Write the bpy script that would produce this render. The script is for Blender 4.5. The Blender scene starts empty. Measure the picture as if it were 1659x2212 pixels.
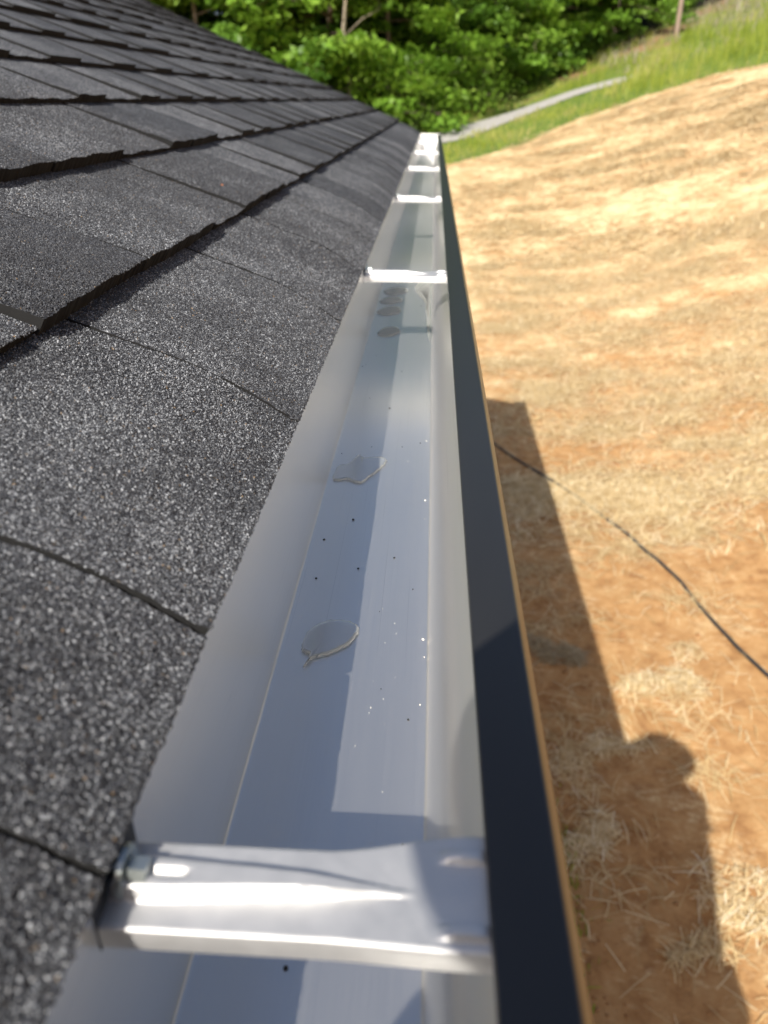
import bpy, bmesh, math, random
import numpy as np
from mathutils import Vector, Matrix
from mathutils import noise as mnoise

random.seed(7)
rng = np.random.default_rng(11)
scene = bpy.context.scene
COL = scene.collection
R = math.radians

# ------------------------------------------------------------------ camera
CAMZ = 3.3
cam_d = bpy.data.cameras.new('camera')
cam = bpy.data.objects.new('camera', cam_d)
COL.objects.link(cam)
TH, PS = R(28.2), R(3.34)
cam.location = (-.007, 0, CAMZ)
fwd = Vector((-math.sin(PS) * math.cos(TH), math.cos(PS) * math.cos(TH), -math.sin(TH)))
cam.rotation_euler = fwd.to_track_quat('-Z', 'Y').to_euler()
cam_d.sensor_fit = 'HORIZONTAL'
cam_d.sensor_width = 6.5
cam_d.lens = 6.5 * 1660 / 1659
cam_d.clip_start = .01
cam_d.clip_end = 600
cam_d.dof.use_dof = True
cam_d.dof.focus_distance = .53
cam_d.dof.aperture_fstop = 2.0
scene.camera = cam

# ------------------------------------------------------------------ sky, sun, exposure
LIGHT = Vector((.38, 1.0, -1.0)).normalized()
world = bpy.data.worlds.new('World')
scene.world = world
world.use_nodes = True
wn = world.node_tree
sky = wn.nodes.new('ShaderNodeTexSky')
sky.sky_type = 'NISHITA'
sky.sun_disc = False
sky.sun_elevation = math.asin(-LIGHT.z)
sky.sun_rotation = math.atan2(-LIGHT.x, -LIGHT.y)
sky.air_density = .8
sky.dust_density = 3.5
wn.links.new(sky.outputs[0], wn.nodes['Background'].inputs[0])
wn.nodes['Background'].inputs[1].default_value = .092
sun_d = bpy.data.lights.new('sun', 'SUN')
sun = bpy.data.objects.new('sun', sun_d)
COL.objects.link(sun)
sun.location = (-4, -10, 14)
sun.rotation_euler = LIGHT.to_track_quat('-Z', 'Y').to_euler()
sun_d.energy = 4.2
sun_d.angle = R(.53)
sun_d.color = (1, .95, .87)
vs = scene.view_settings
vs.view_transform = 'Standard'
vs.look = 'None'
vs.gamma = 1
vs.exposure = .6
vs.use_curve_mapping = False


# ------------------------------------------------------------------ helpers
def tag(o, label=None, cat=None, group=None, kind=None):
    if label: o['label'] = label
    if cat: o['category'] = cat
    if group: o['group'] = group
    if kind: o['kind'] = kind
    return o


def empty(name, loc=(0, 0, 0)):
    o = bpy.data.objects.new(name, None)
    o.empty_display_size = .05
    o.location = loc
    COL.objects.link(o)
    return o


def link(name, me, mat=None, parent=None, loc=None):
    if mat and not me.materials:
        me.materials.append(mat)
    o = bpy.data.objects.new(name, me)
    COL.objects.link(o)
    if parent: o.parent = parent
    if loc is not None: o.location = loc
    return o


def mesh(name, verts, faces, smooth=False, sharp=None):
    me = bpy.data.meshes.new(name)
    me.from_pydata([tuple(map(float, v)) for v in verts], [], faces)
    me.update()
    if smooth:
        me.polygons.foreach_set('use_smooth', [True] * len(me.polygons))
        if sharp: me.set_sharp_from_angle(angle=R(sharp))
    return me


def npmesh(name, verts, quads):
    """fast mesh from numpy: verts (n,3), faces (m,k) all the same size"""
    me = bpy.data.meshes.new(name)
    verts = np.ascontiguousarray(verts, dtype=np.float32)
    quads = np.ascontiguousarray(quads, dtype=np.int32)
    m, k = quads.shape
    me.vertices.add(len(verts)); me.vertices.foreach_set('co', verts.ravel())
    me.loops.add(m * k); me.loops.foreach_set('vertex_index', quads.ravel())
    me.polygons.add(m)
    me.polygons.foreach_set('loop_start', np.arange(0, m * k, k, dtype=np.int32))
    me.update(calc_edges=True)
    me.validate()
    return me


def face_attr(me, name, vals):
    a = me.attributes.new(name, 'FLOAT', 'FACE')
    a.data.foreach_set('value', np.ascontiguousarray(vals, dtype=np.float32))


def point_attr(me, name, vals):
    a = me.attributes.new(name, 'FLOAT', 'POINT')
    a.data.foreach_set('value', np.ascontiguousarray(vals, dtype=np.float32))


def box(x0, x1, y0, y1, z0, z1, name='box', bev=0):
    bm = bmesh.new()
    bmesh.ops.create_cube(bm, size=1, matrix=Matrix.Translation(((x0 + x1) / 2, (y0 + y1) / 2, (z0 + z1) / 2)) @ Matrix.Diagonal((x1 - x0, y1 - y0, z1 - z0, 1)))
    if bev:
        bmesh.ops.bevel(bm, geom=bm.edges[:], offset=bev, segments=2, affect='EDGES', profile=.5)
    me = bpy.data.meshes.new(name)
    bm.to_mesh(me); bm.free()
    return me


def tube(name, pts, rad, seg=8):
    pts = [Vector(p) for p in pts]
    n = len(pts)
    rads = rad if hasattr(rad, '__len__') else [rad] * n
    V, Fc = [], []
    for i, p in enumerate(pts):
        t = (pts[min(i + 1, n - 1)] - pts[max(i - 1, 0)]).normalized()
        a = t.cross(Vector((0, 0, 1)))
        if a.length < .01: a = t.cross(Vector((1, 0, 0)))
        a.normalize(); b = t.cross(a)
        for k in range(seg):
            q = 2 * math.pi * k / seg
            V.append(p + (a * math.cos(q) + b * math.sin(q)) * rads[i])
    for i in range(n - 1):
        for k in range(seg):
            k2 = (k + 1) % seg
            Fc.append((i * seg + k, i * seg + k2, (i + 1) * seg + k2, (i + 1) * seg + k))
    Fc.append(tuple(range(seg))[::-1]); Fc.append(tuple((n - 1) * seg + k for k in range(seg)))
    return V, Fc


def merge(parts):
    V, Fc = [], []
    for v, f in parts:
        o = len(V)
        V += list(v); Fc += [tuple(i + o for i in q) for q in f]
    return V, Fc


class NT:
    """small node-tree builder"""
    def __init__(self, name):
        self.m = bpy.data.materials.new(name)
        self.m.use_nodes = True
        self.t = self.m.node_tree
        self.p = self.t.nodes['Principled BSDF']
        self.out = self.t.nodes['Material Output']

    def n(self, typ, ins=None, **props):
        nd = self.t.nodes.new('ShaderNode' + typ)
        for k, v in props.items(): setattr(nd, k, v)
        for k, v in (ins or {}).items():
            self.put(nd.inputs[k], v)
        return nd

    def put(self, sock, v):
        if isinstance(v, bpy.types.NodeSocket): self.t.links.new(v, sock)
        elif isinstance(v, bpy.types.Node): self.t.links.new(v.outputs[0], sock)
        else: sock.default_value = v

    def set(self, **kw):
        for k, v in kw.items(): self.put(self.p.inputs[k.replace('_', ' ')], v)
        return self.m

    def ramp(self, fac, stops, interp='LINEAR'):
        nd = self.n('ValToRGB', {'Fac': fac})
        cr = nd.color_ramp
        cr.interpolation = interp
        while len(cr.elements) < len(stops): cr.elements.new(.5)
        for e, (p, c) in zip(cr.elements, stops):
            e.position = p
            e.color = (c, c, c, 1) if isinstance(c, (int, float)) else (*c, 1)
        return nd.outputs[0]

    def mix(self, fac, a, b, mode='MIX'):
        nd = self.n('Mix', data_type='RGBA', blend_type=mode)
        self.put(nd.inputs[0], fac)
        for s, v in ((nd.inputs[6], a), (nd.inputs[7], b)):
            if isinstance(v, tuple) and len(v) == 3: v = (*v, 1)
            if isinstance(v, (int, float)): v = (v, v, v, 1)
            self.put(s, v)
        return nd.outputs[2]

    def math(self, op, a, b=0., c=None, clamp=False):
        nd = self.n('Math', operation=op, use_clamp=clamp)
        self.put(nd.inputs[0], a); self.put(nd.inputs[1], b)
        if c is not None: self.put(nd.inputs[2], c)
        return nd.outputs[0]

    def coord(self, which='Object'):
        return self.n('TexCoord').outputs[which]

    def noise(self, vec, scale, detail=3, rough=.5, out=0):
        return self.n('TexNoise', {'Vector': vec, 'Scale': scale, 'Detail': detail, 'Roughness': rough}).outputs[out]

    def stretch(self, vec, s, rot=(0, 0, 0)):
        return self.n('Mapping', {'Vector': vec, 'Scale': s, 'Rotation': rot}).outputs[0]

    def bump(self, h, dist, strength=1.):
        return self.n('Bump', {'Height': h, 'Distance': dist, 'Strength': strength}).outputs[0]


def simple(name, col, rough=.6, metal=0., var=.15, scale=30):
    t = NT(name)
    nz = t.noise(t.coord(), scale)
    c = t.mix(nz, tuple(x * (1 - var) for x in col), tuple(min(1, x * (1 + var)) for x in col))
    return t.set(Base_Color=c, Roughness=rough, Metallic=metal)


# ------------------------------------------------------------------ terrain shape
def sp(x, w): return w * np.logaddexp(0, np.asarray(x, float) / w)
def terr(x, y):
    x = np.asarray(x, float); y = np.asarray(y, float)
    return .10 * sp(y - 9, 2.) + .28 * sp(x - 2.6, .8)
def lump(x, y):
    """small uneven lumps of the dug-over soil"""
    return (.010 * np.sin(3.1 * x + 1.7 * np.sin(1.9 * y)) * np.sin(2.7 * y + 1.3 * np.sin(2.3 * x))
            + .006 * np.sin(9.1 * x + 2.2 * np.sin(5.3 * y)) * np.sin(8.3 * y + 1.1 * np.sin(6.1 * x)))
def ground_z(x, y): return terr(x, y) + lump(np.asarray(x, float), np.asarray(y, float)) * np.exp(-(np.asarray(y, float) / 11) ** 2)

EDGE_X = np.array([-60, -12, -4, .47, 2.4, 4.6, 7.3, 9.15, 10.8, 16, 60])
EDGE_Y = np.array([20, 22, 24, 25.0, 27.2, 29.6, 30.4, 30.6, 29.6, 27, 20])
def past_straw(x, y): return y - np.interp(x, EDGE_X, EDGE_Y)
ROAD = [(-14, 19.5), (-9, 22.5), (-5, 25.6), (-2, 28), (.3, 29.9), (1.5, 32.1), (2.9, 34.0), (4.4, 35.2), (5.8, 35.8), (7.3, 35.5), (8.0, 35.6)]
TREELINE = [(-60, 30), (-14, 29.5), (-.67, 32.8), (.4, 36.8), (2.6, 40.6), (5.5, 44), (8.4, 45.5), (10.5, 45.5), (14, 52), (60, 80)]
def tree_y(x): return np.interp(x, [p[0] for p in TREELINE], [p[1] for p in TREELINE])

# ------------------------------------------------------------------ materials: ground
def soil_material():
    t = NT('straw_covered_soil')
    co = t.coord()
    zone = t.n('Attribute', attribute_name='grass_zone').outputs['Fac']
    litter = t.n('Attribute', attribute_name='litter_zone').outputs['Fac']
    n1 = t.noise(co, 1.1, 5, .6)
    n2 = t.noise(co, 9, 5, .65)
    n3 = t.noise(t.stretch(co, (8, 15, 10), (0, 0, .35)), 2.2, 5, .68)
    n5 = t.noise(t.stretch(co, (1.3, 1.7, 1), (0, 0, .6)), 1.7, 6, .68)
    n4 = t.noise(t.stretch(co, (16, 9, 10), (0, 0, .5)), 4.0, 4, .65)
    soil = t.ramp(n2, [(.25, (.27, .130, .052)), (.5, (.45, .255, .108)), (.75, (.56, .36, .172))])
    straw = t.ramp(n4, [(.3, (.58, .40, .20)), (.6, (.82, .66, .40))])
    # how much straw litter covers the soil
    dist = t.n('SeparateXYZ', {'Vector': co}).outputs[1]
    far = t.n('MapRange', {'Value': dist, 'From Min': 4., 'From Max': 14., 'To Min': -.07, 'To Max': .07}).outputs[0]
    cover = t.math('ADD', t.math('ADD', t.math('MULTIPLY', t.math('ADD', n1, n5), .36), t.math('MULTIPLY', n3, .38)), far)
    cf = t.ramp(cover, [(.52, 0), (.66, 1)])
    col = t.mix(cf, soil, straw)
    # grass floor and forest litter beyond the seeded slope
    g = t.ramp(t.noise(co, 2.5, 6, .7), [(.3, (.06, .10, .02)), (.55, (.14, .20, .035)), (.75, (.30, .26, .10))])
    red = t.ramp(t.noise(co, 3, 5, .7), [(.3, (.20, .10, .06)), (.7, (.36, .21, .13))])
    gg = t.mix(litter, g, red)
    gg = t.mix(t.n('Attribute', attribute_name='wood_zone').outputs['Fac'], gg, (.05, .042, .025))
    zf = t.ramp(t.math('ADD', zone, t.math('MULTIPLY', t.math('SUBTRACT', t.noise(co, .9, 5, .7), .5), .5)), [(.45, 0), (.55, 1)])
    col = t.mix(zf, col, gg)
    h = t.math('ADD', t.math('MULTIPLY', n2, .5), t.math('ADD', t.math('MULTIPLY', n3, .0), t.math('MULTIPLY', t.noise(co, 60, 5, .65), .9)))
    return t.set(Base_Color=col, Roughness=.95, Specular_IOR_Level=.15, Normal=t.bump(h, .014, .7))

def blade_material(name, stops, rough=.6, trans=0.):
    t = NT(name)
    tint = t.n('Attribute', attribute_name='tint').outputs['Fac']
    rnd = t.n('ObjectInfo').outputs['Random']
    v = t.math('ADD', t.math('MULTIPLY', tint, .8), t.math('MULTIPLY', rnd, .2))
    c = t.ramp(v, stops)
    t.set(Base_Color=c, Roughness=rough, Specular_IOR_Level=.3)
    if trans:
        tr = t.n('BsdfTranslucent', {'Color': t.mix(.5, c, (.25, .45, .04))})
        mx = t.n('MixShader', {0: trans, 1: t.p.outputs[0], 2: tr.outputs[0]})
        t.t.links.new(mx.outputs[0], t.out.inputs[0])
    return t.m

M_soil = soil_material()
M_straw = blade_material('dry_straw', [(0, (.42, .28, .12)), (.4, (.62, .46, .23)), (.8, (.78, .64, .39)), (1, (.86, .78, .58))])
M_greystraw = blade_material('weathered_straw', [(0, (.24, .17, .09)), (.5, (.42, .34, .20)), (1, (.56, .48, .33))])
M_grass = blade_material('tall_grass', [(0, (.12, .17, .02)), (.35, (.24, .30, .03)), (.65, (.36, .38, .07)), (1, (.50, .42, .18))], .55, .35)
M_brush = blade_material('dry_brush', [(0, (.16, .15, .08)), (.5, (.28, .25, .17)), (1, (.38, .34, .27))], .7, .1)
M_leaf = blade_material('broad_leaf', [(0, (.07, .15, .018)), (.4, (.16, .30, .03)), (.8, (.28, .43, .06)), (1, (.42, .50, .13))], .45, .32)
M_leafdk = blade_material('shade_toned_leaf', [(0, (.035, .09, .013)), (.5, (.09, .19, .024)), (1, (.19, .31, .045))], .45, .3)  # leaf colours darkened, shade of the woods put into the tone
M_leafpale = blade_material('pale_leaf', [(0, (.10, .20, .03)), (.5, (.20, .32, .06)), (1, (.42, .46, .18))], .45, .35)
M_bark = simple('bark', (.16, .12, .085), .9, 0, .45, 14)
M_paleBark = simple('pale_bark', (.33, .28, .21), .9, 0, .35, 14)

# ------------------------------------------------------------------ the ground
gx = np.concatenate([np.linspace(-160, -14, 40), np.linspace(-13, -.8, 30), np.linspace(-.6, 4, 116), np.linspace(4.1, 18, 120), np.linspace(19, 160, 40)])
gy = np.concatenate([np.linspace(-120, -4, 30), np.linspace(-3, 1, 16), np.linspace(1.05, 10, 200), np.linspace(10.15, 56, 200), np.linspace(58, 260, 50)])
GX, GY = np.meshgrid(gx, gy)
GZ = ground_z(GX, GY)
V = np.stack([GX, GY, GZ], -1).reshape(-1, 3)
nx, ny = len(gx), len(gy)
ii = (np.arange(ny - 1)[:, None] * nx + np.arange(nx - 1)[None]).ravel()
Q = np.stack([ii, ii + 1, ii + nx + 1, ii + nx], 1)
me = npmesh('ground', V, Q)
me.polygons.foreach_set('use_smooth', np.ones(len(me.polygons), bool))
ps = past_straw(V[:, 0], V[:, 1])
point_attr(me, 'grass_zone', np.clip(.5 + ps / 2.4, 0, 1))
lit = np.clip((V[:, 1] - (tree_y(V[:, 0]) - 5.5)) / 1.5, 0, 1) * np.clip((V[:, 0] - 1) / 3, 0.25, 1)
lit *= .5 + .5 * np.sin(V[:, 0] * 1.3 + np.sin(V[:, 1] * .9) * 2)
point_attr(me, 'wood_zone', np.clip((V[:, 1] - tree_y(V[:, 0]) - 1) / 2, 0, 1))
point_attr(me, 'litter_zone', np.clip(lit, 0, 1))
ground = tag(link('ground', me, M_soil), 'straw mulched orange soil slope rising to a grassy bank', kind='structure')

# gravel lane
def road_mesh():
    P = [Vector((x, y, 0)) for x, y in ROAD]
    pts = []
    for i in range(len(P) - 1):
        a = P[max(i - 1, 0)]; b = P[i]; c = P[i + 1]; d = P[min(i + 2, len(P) - 1)]
        for s in range(8):
            u = s / 8
            pts.append(.5 * ((2 * b) + (c - a) * u + (2 * a - 5 * b + 4 * c - d) * u * u + (3 * b - a - 3 * c + d) * u ** 3))
    pts.append(P[-1])
    Vv, Ff = [], []
    n = len(pts); W = 9
    for i, p in enumerate(pts):
        t = (pts[min(i + 1, n - 1)] - pts[max(i - 1, 0)]).normalized()
        s = Vector((t.y, -t.x, 0))
        w = .75 * (1 if i < n - 8 else max(.12, (n - i) / 9))
        for k in range(W):
            f = k / (W - 1) * 2 - 1
            e = w * (1 + .12 * mnoise.noise(Vector((p.x * 1.3, p.y * 1.3, f)))) * f
            q = p + s * e
            Vv.append((q.x, q.y, float(ground_z(q.x, q.y)) + .03 + .02 * (1 - f * f)))
    for i in range(n - 1):
        for k in range(W - 1):
            Ff.append((i * W + k, i * W + k + 1, (i + 1) * W + k + 1, (i + 1) * W + k))
    return mesh('road', Vv, Ff, True)
t = NT('gravel')
co = t.coord()
M_gravel = t.set(Base_Color=t.mix(t.noise(co, 40, 4, .7), (.27, .255, .235), (.47, .455, .43)), Roughness=.95, Normal=t.bump(t.noise(co, 30, 3), .03, .8))
tag(link('road', road_mesh(), M_gravel), 'narrow pale grey gravel lane along the foot of the woods', kind='structure')


# ------------------------------------------------------------------ straw, grass, brush
def strips(base, direc, length, width, rise, bendz, name, cross=None, patchy=False):
    """thin bent strips: base (n,3) centre of first end, direc (n,2) heading, three cross sections each"""
    n = len(base)
    d = np.concatenate([direc, np.zeros((n, 1))], 1)
    s = np.stack([-direc[:, 1], direc[:, 0], np.zeros(n)], 1) if cross is None else cross
    verts = []
    for k, f in enumerate((0, .5, 1)):
        c = base + d * (length * f)[:, None]
        c = c + np.stack([np.zeros(n), np.zeros(n), rise * f + bendz * 4 * f * (1 - f)], 1)
        if k == 2: c = c + s * (rng.normal(0, .10, n) * length)[:, None]
        w = width * (1, 1, .7)[k] / 2
        verts += [c - s * w[:, None], c + s * w[:, None]]
    V = np.stack(verts, 1).reshape(-1, 3)
    o = np.arange(n) * 6
    Q = np.concatenate([np.stack([o, o + 1, o + 3, o + 2], 1), np.stack([o + 2, o + 3, o + 5, o + 4], 1)])
    me = npmesh(name, V, Q)
    ti = rng.random(n)
    if patchy:
        bx, by = base[:, 0], base[:, 1]
        ti = np.clip(.45 * ti + .30 + .38 * np.sin(bx * 1.1 + 1.5 * np.sin(by * .9)) * np.sin(by * .8 + 1.2 * np.sin(bx * .7)) + dry(bx, by), 0, 1)
    face_attr(me, 'tint', np.concatenate([ti, ti]))
    return me

def dry(x, y):
    return np.where((x < 7) & (y < np.interp(x, [p[0] for p in ROAD], [p[1] for p in ROAD])), .18, -.05)

def clumpy(n, xr, yr, nb, rad, bg):
    cx = rng.uniform(*xr, nb); cy = rng.uniform(*yr, nb); cr = rng.uniform(.4, 1.3, nb) * rad
    k = rng.integers(0, nb, n)
    x = cx[k] + rng.normal(0, 1, n) * cr[k] * 1.5; y = cy[k] + rng.normal(0, 1, n) * cr[k] * .8
    m = rng.random(n) < bg
    x[m] = rng.uniform(*xr, m.sum()); y[m] = rng.uniform(*yr, m.sum())
    return x, y

def straw_field(name, n, xr, yr, nb, rad, bg, ln, wd, label):
    x, y = clumpy(n, xr, yr, nb, rad, bg)
    ok = (past_straw(x, y) < rng.normal(-.2, .5, n)) & (x > .12)
    # trodden bare strip beside the house
    bare = (x < .75) & (rng.random(n) < .75)
    ok &= ~bare
    x, y = x[ok], y[ok]; n = len(x)
    a = rng.uniform(0, 2 * math.pi, n)
    L = rng.uniform(*ln, n); W = rng.uniform(*wd, n)
    z = ground_z(x, y) + rng.uniform(.004, .022, n)
    direc = np.stack([np.cos(a), np.sin(a)], 1)
    z2 = ground_z(x + direc[:, 0] * L, y + direc[:, 1] * L) + rng.uniform(.004, .03, n)
    me = strips(np.stack([x, y, z], 1), direc, L, W, z2 - z, rng.uniform(.0, .02, n), name)
    return tag(link(name, me, M_straw), label, kind='stuff')

straw_field('straw_mulch', 6000, (.2, 4.2), (1.2, 6.5), 60, .10, .13, (.05, .2), (.003, .0055), 'loose pale straw scattered over the bare soil beside the house')
straw_field('straw_mulch', 60000, (.3, 8), (5.5, 15), 210, .21, .10, (.08, .24), (.005, .010), 'dense straw mulch across the middle of the slope')
straw_field('straw_mulch', 50000, (-3, 15), (14, 31), 260, .45, .12, (.15, .4), (.012, .026), 'straw mulch over the upper slope below the grass')

def blades(name, x, y, hgt, wid, mat, label, lean=.35):
    n = len(x)
    a = rng.uniform(0, 2 * math.pi, n)
    d = np.stack([np.cos(a), np.sin(a)], 1)
    base = np.stack([x, y, ground_z(x, y) - .02], 1)
    yaw = rng.uniform(-.9, .9, n)
    cross = np.stack([np.cos(yaw), np.sin(yaw), np.zeros(n)], 1)
    me = strips(base, d, hgt * rng.uniform(.05, lean, n), wid, hgt, hgt * .05, name, cross, name == 'grass')
    return tag(link(name, me, mat), label, kind='stuff')

n = 60000
x = rng.uniform(-8, 22, n); y = rng.uniform(20, 52, n)
e = past_straw(x, y)
dens = np.clip(1.2 - e / 26, .25, 1) * (.55 + .45 * np.sin(x * 1.7 + 2 * np.sin(y * .8)))
rp = np.array(ROAD)
ry = np.interp(x, rp[:, 0], rp[:, 1])
onroad = (np.abs(y - ry) < 1.15) & (x < 7.6)
k = (e > rng.normal(.2, .5, n)) & (rng.random(n) < dens) & ~onroad & (y < tree_y(x) + 1) & ~((x > 2.5) & (y > tree_y(x) - 5) & (rng.random(n) < .72))
x, y = x[k], y[k]
h = rng.uniform(.12, .34, len(x)) * np.where(x > 6, 1.7, 1.) * np.where((y - np.interp(x, rp[:, 0], rp[:, 1]) < 0) & (x < 7), .75, 1.)
blades('grass', x, y, h, rng.uniform(.012, .03, len(x)), M_grass, 'yellow green tall grass along the top of the slope')
n = 9000
x = rng.uniform(7.6, 24, n); y = rng.uniform(34, 52, n)
k = rng.random(n) < np.clip(.5 + .5 * np.sin(x * 2.1 + y), 0, 1) * np.clip((y - 33 - .3 * (x - 7)) / 6, 0, 1) * np.where((np.abs(x - 10.7) < 1.4) & (y > 36), .15, 1)
x, y = x[k], y[k]
blades('dry_grass', x, y, rng.uniform(.2, .55, len(x)), rng.uniform(.015, .035, len(x)), M_brush, 'grey brown dry brush on the bank below the fence post', .6)
# weeds hugging the wall
n = 420
x = rng.normal(.70, .045, n); y = np.concatenate([rng.normal(2.55, .16, n // 2), rng.normal(2.2, .3, n - n // 2)])
blades('weeds', x, y, rng.uniform(.02, .07, n), rng.uniform(.004, .010, n), M_grass, 'low green weeds growing in the shaded soil beside the house', 1.2)


# soil clods
bm = bmesh.new()
cl_v, cl_f = [], []
bmesh.ops.create_icosphere(bm, subdivisions=1, radius=1)
ico_v = np.array([v.co[:] for v in bm.verts]); bm.faces.ensure_lookup_table(); bm.verts.index_update()
ico_f = np.array([[v.index for v in f.verts] for f in bm.faces]); bm.free()
for i in range(2600):
    y_ = rng.uniform(1.2, 9) ; x_ = rng.uniform(.3, 4.2)
    if rng.random() < .5: x_ = abs(rng.normal(.62, .10)); y_ = rng.uniform(1.5, 4.5)
    r_ = rng.uniform(.003, .012) * (1.9 if rng.random() < .06 else 1)
    v_ = ico_v * rng.uniform(.6, 1.25, (len(ico_v), 1)) * r_ * np.array([1, rng.uniform(.7, 1.2), .65])
    cl_v.append(v_ + np.array([x_, y_, float(ground_z(x_, y_)) + r_ * .2])); cl_f.append(ico_f + i * len(ico_v))
me = npmesh('clods', np.concatenate(cl_v), np.concatenate(cl_f))
tag(link('soil_clods', me, simple('soil_clod', (.34, .18, .075), .95, 0, .4, 20)), 'small crumbs and clods of orange soil below the eave', kind='stuff')

# straw clumps one can point at
def straw_clump(x, y, r, n, mat, label, flat=.35, grey=False):
    a = rng.uniform(0, 2 * math.pi, n)
    rr = r * np.sqrt(rng.random(n))
    th = rng.uniform(0, 2 * math.pi, n)
    L = rng.uniform(.05, .17, n)
    d = np.stack([np.cos(a), np.sin(a)], 1)
    nb_ = 6; ox = rng.normal(0, r * .75, nb_); oy = rng.normal(0, r * .55, nb_); orr = rng.uniform(.3, .8, nb_); kk = rng.integers(0, nb_, n)
    px = ox[kk] + rr * orr[kk] * np.cos(th) - d[:, 0] * L / 2; py = oy[kk] + rr * orr[kk] * np.sin(th) - d[:, 1] * L / 2
    top = r * flat * np.clip(1 - (rr / r) ** 2, 0, 1)
    z = ground_z(x + px, y + py) - float(ground_z(x, y)) + top * rng.random(n) + .004
    me = strips(np.stack([px, py, z], 1), d, L, rng.uniform(.003, .0055, n), rng.normal(0, .012, n), rng.uniform(0, .03, n), 'straw_clump')
    o = link('straw_clump', me, mat, None, (x, y, float(ground_z(x, y))))
    return tag(o, label, 'straw', 'tufts of straw on the soil below the eave')

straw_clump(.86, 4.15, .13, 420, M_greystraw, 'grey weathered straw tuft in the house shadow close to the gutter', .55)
straw_clump(.92, 3.17, .15, 240, M_straw, 'loose shaded straw tuft between grey tuft and photographer shadow', .25)
straw_clump(1.12, 3.30, .12, 150, M_straw, 'shaded straw tuft just inside the head shadow edge', .25)
straw_clump(.95, 2.67, .12, 260, M_straw, 'matted shaded straw tuft left of the photographer shadow', .3)
straw_clump(1.58, 3.84, .20, 520, M_straw, 'bright sunlit straw heap beside the head shadow', .3)
straw_clump(1.52, 2.33, .16, 300, M_straw, 'sunlit straw tuft at the edge of the photographer body shadow', .25)
straw_clump(1.25, 2.12, .09, 120, M_straw, 'small shaded straw tuft inside the photographer body shadow', .2)

# black cable over the ground
pts = [(.30, 8.3), (.50, 7.95), (.71, 7.54), (.97, 7.07), (1.23, 6.6), (1.46, 6.18), (1.66, 5.76), (1.77, 5.42), (1.86, 5.18), (1.93, 4.95), (1.97, 4.73), (2.04, 4.35), (2.10, 4.08), (2.17, 3.86), (2.3, 3.5), (2.42, 3.05), (2.5, 2.5)]
P = []
for i in range(len(pts) - 1):
    a, b, c, d = [np.array(pts[j]) for j in (max(i - 1, 0), i, i + 1, min(i + 2, len(pts) - 1))]
    for s in range(6):
        u = s / 6
        q = .5 * (2 * b + (c - a) * u + (2 * a - 5 * b + 4 * c - d) * u * u + (3 * b - a - 3 * c + d) * u ** 3)
        P.append((q[0], q[1], float(ground_z(q[0], q[1])) + .016 + .006 * math.sin(q[1] * 5)))
v, f = tube('cable', P, .012, 8)
tag(link('cable', mesh('cable', v, f, True), simple('black_rubber', (.03, .033, .038), .5)), 'long black cable snaking across the straw covered soil', 'cable')


# ------------------------------------------------------------------ trees
def leaf_cloud(centres, radii, counts, size, flat=.35):
    """leaf-sized rhombs spread through flattened sprays; returns verts, quads, tint"""
    N = int(sum(counts))
    idx = np.repeat(np.arange(len(counts)), counts)
    c = np.array(centres)[idx]; r = np.array(radii)[idx]
    u = rng.normal(0, 1, (N, 3)); u /= np.linalg.norm(u, axis=1)[:, None] + 1e-9
    u *= (rng.random(N) ** .45)[:, None]
    p = c + u * r[:, None] * np.array([1, 1, flat])
    nrm = rng.normal(0, .5, (N, 3)) + np.array([-.1, -.35, 1.])
    nrm /= np.linalg.norm(nrm, axis=1)[:, None]
    t = rng.normal(0, 1, (N, 3)); t -= nrm * (t * nrm).sum(1)[:, None]; t /= np.linalg.norm(t, axis=1)[:, None]
    b = np.cross(nrm, t)
    s = size * rng.uniform(.6, 1.3, N)
    droop = np.array([0, 0, -.25])
    V = np.stack([p - t * s[:, None] * .5, p + b * s[:, None] * .32, p + t * s[:, None] * .5 + droop * s[:, None], p - b * s[:, None] * .32], 1).reshape(-1, 3)
    Q = np.arange(N * 4).reshape(N, 4)
    tint = np.clip(rng.random(len(counts))[idx] * .65 + rng.random(N) * .35, 0, 1)
    return V, Q, tint

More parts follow.
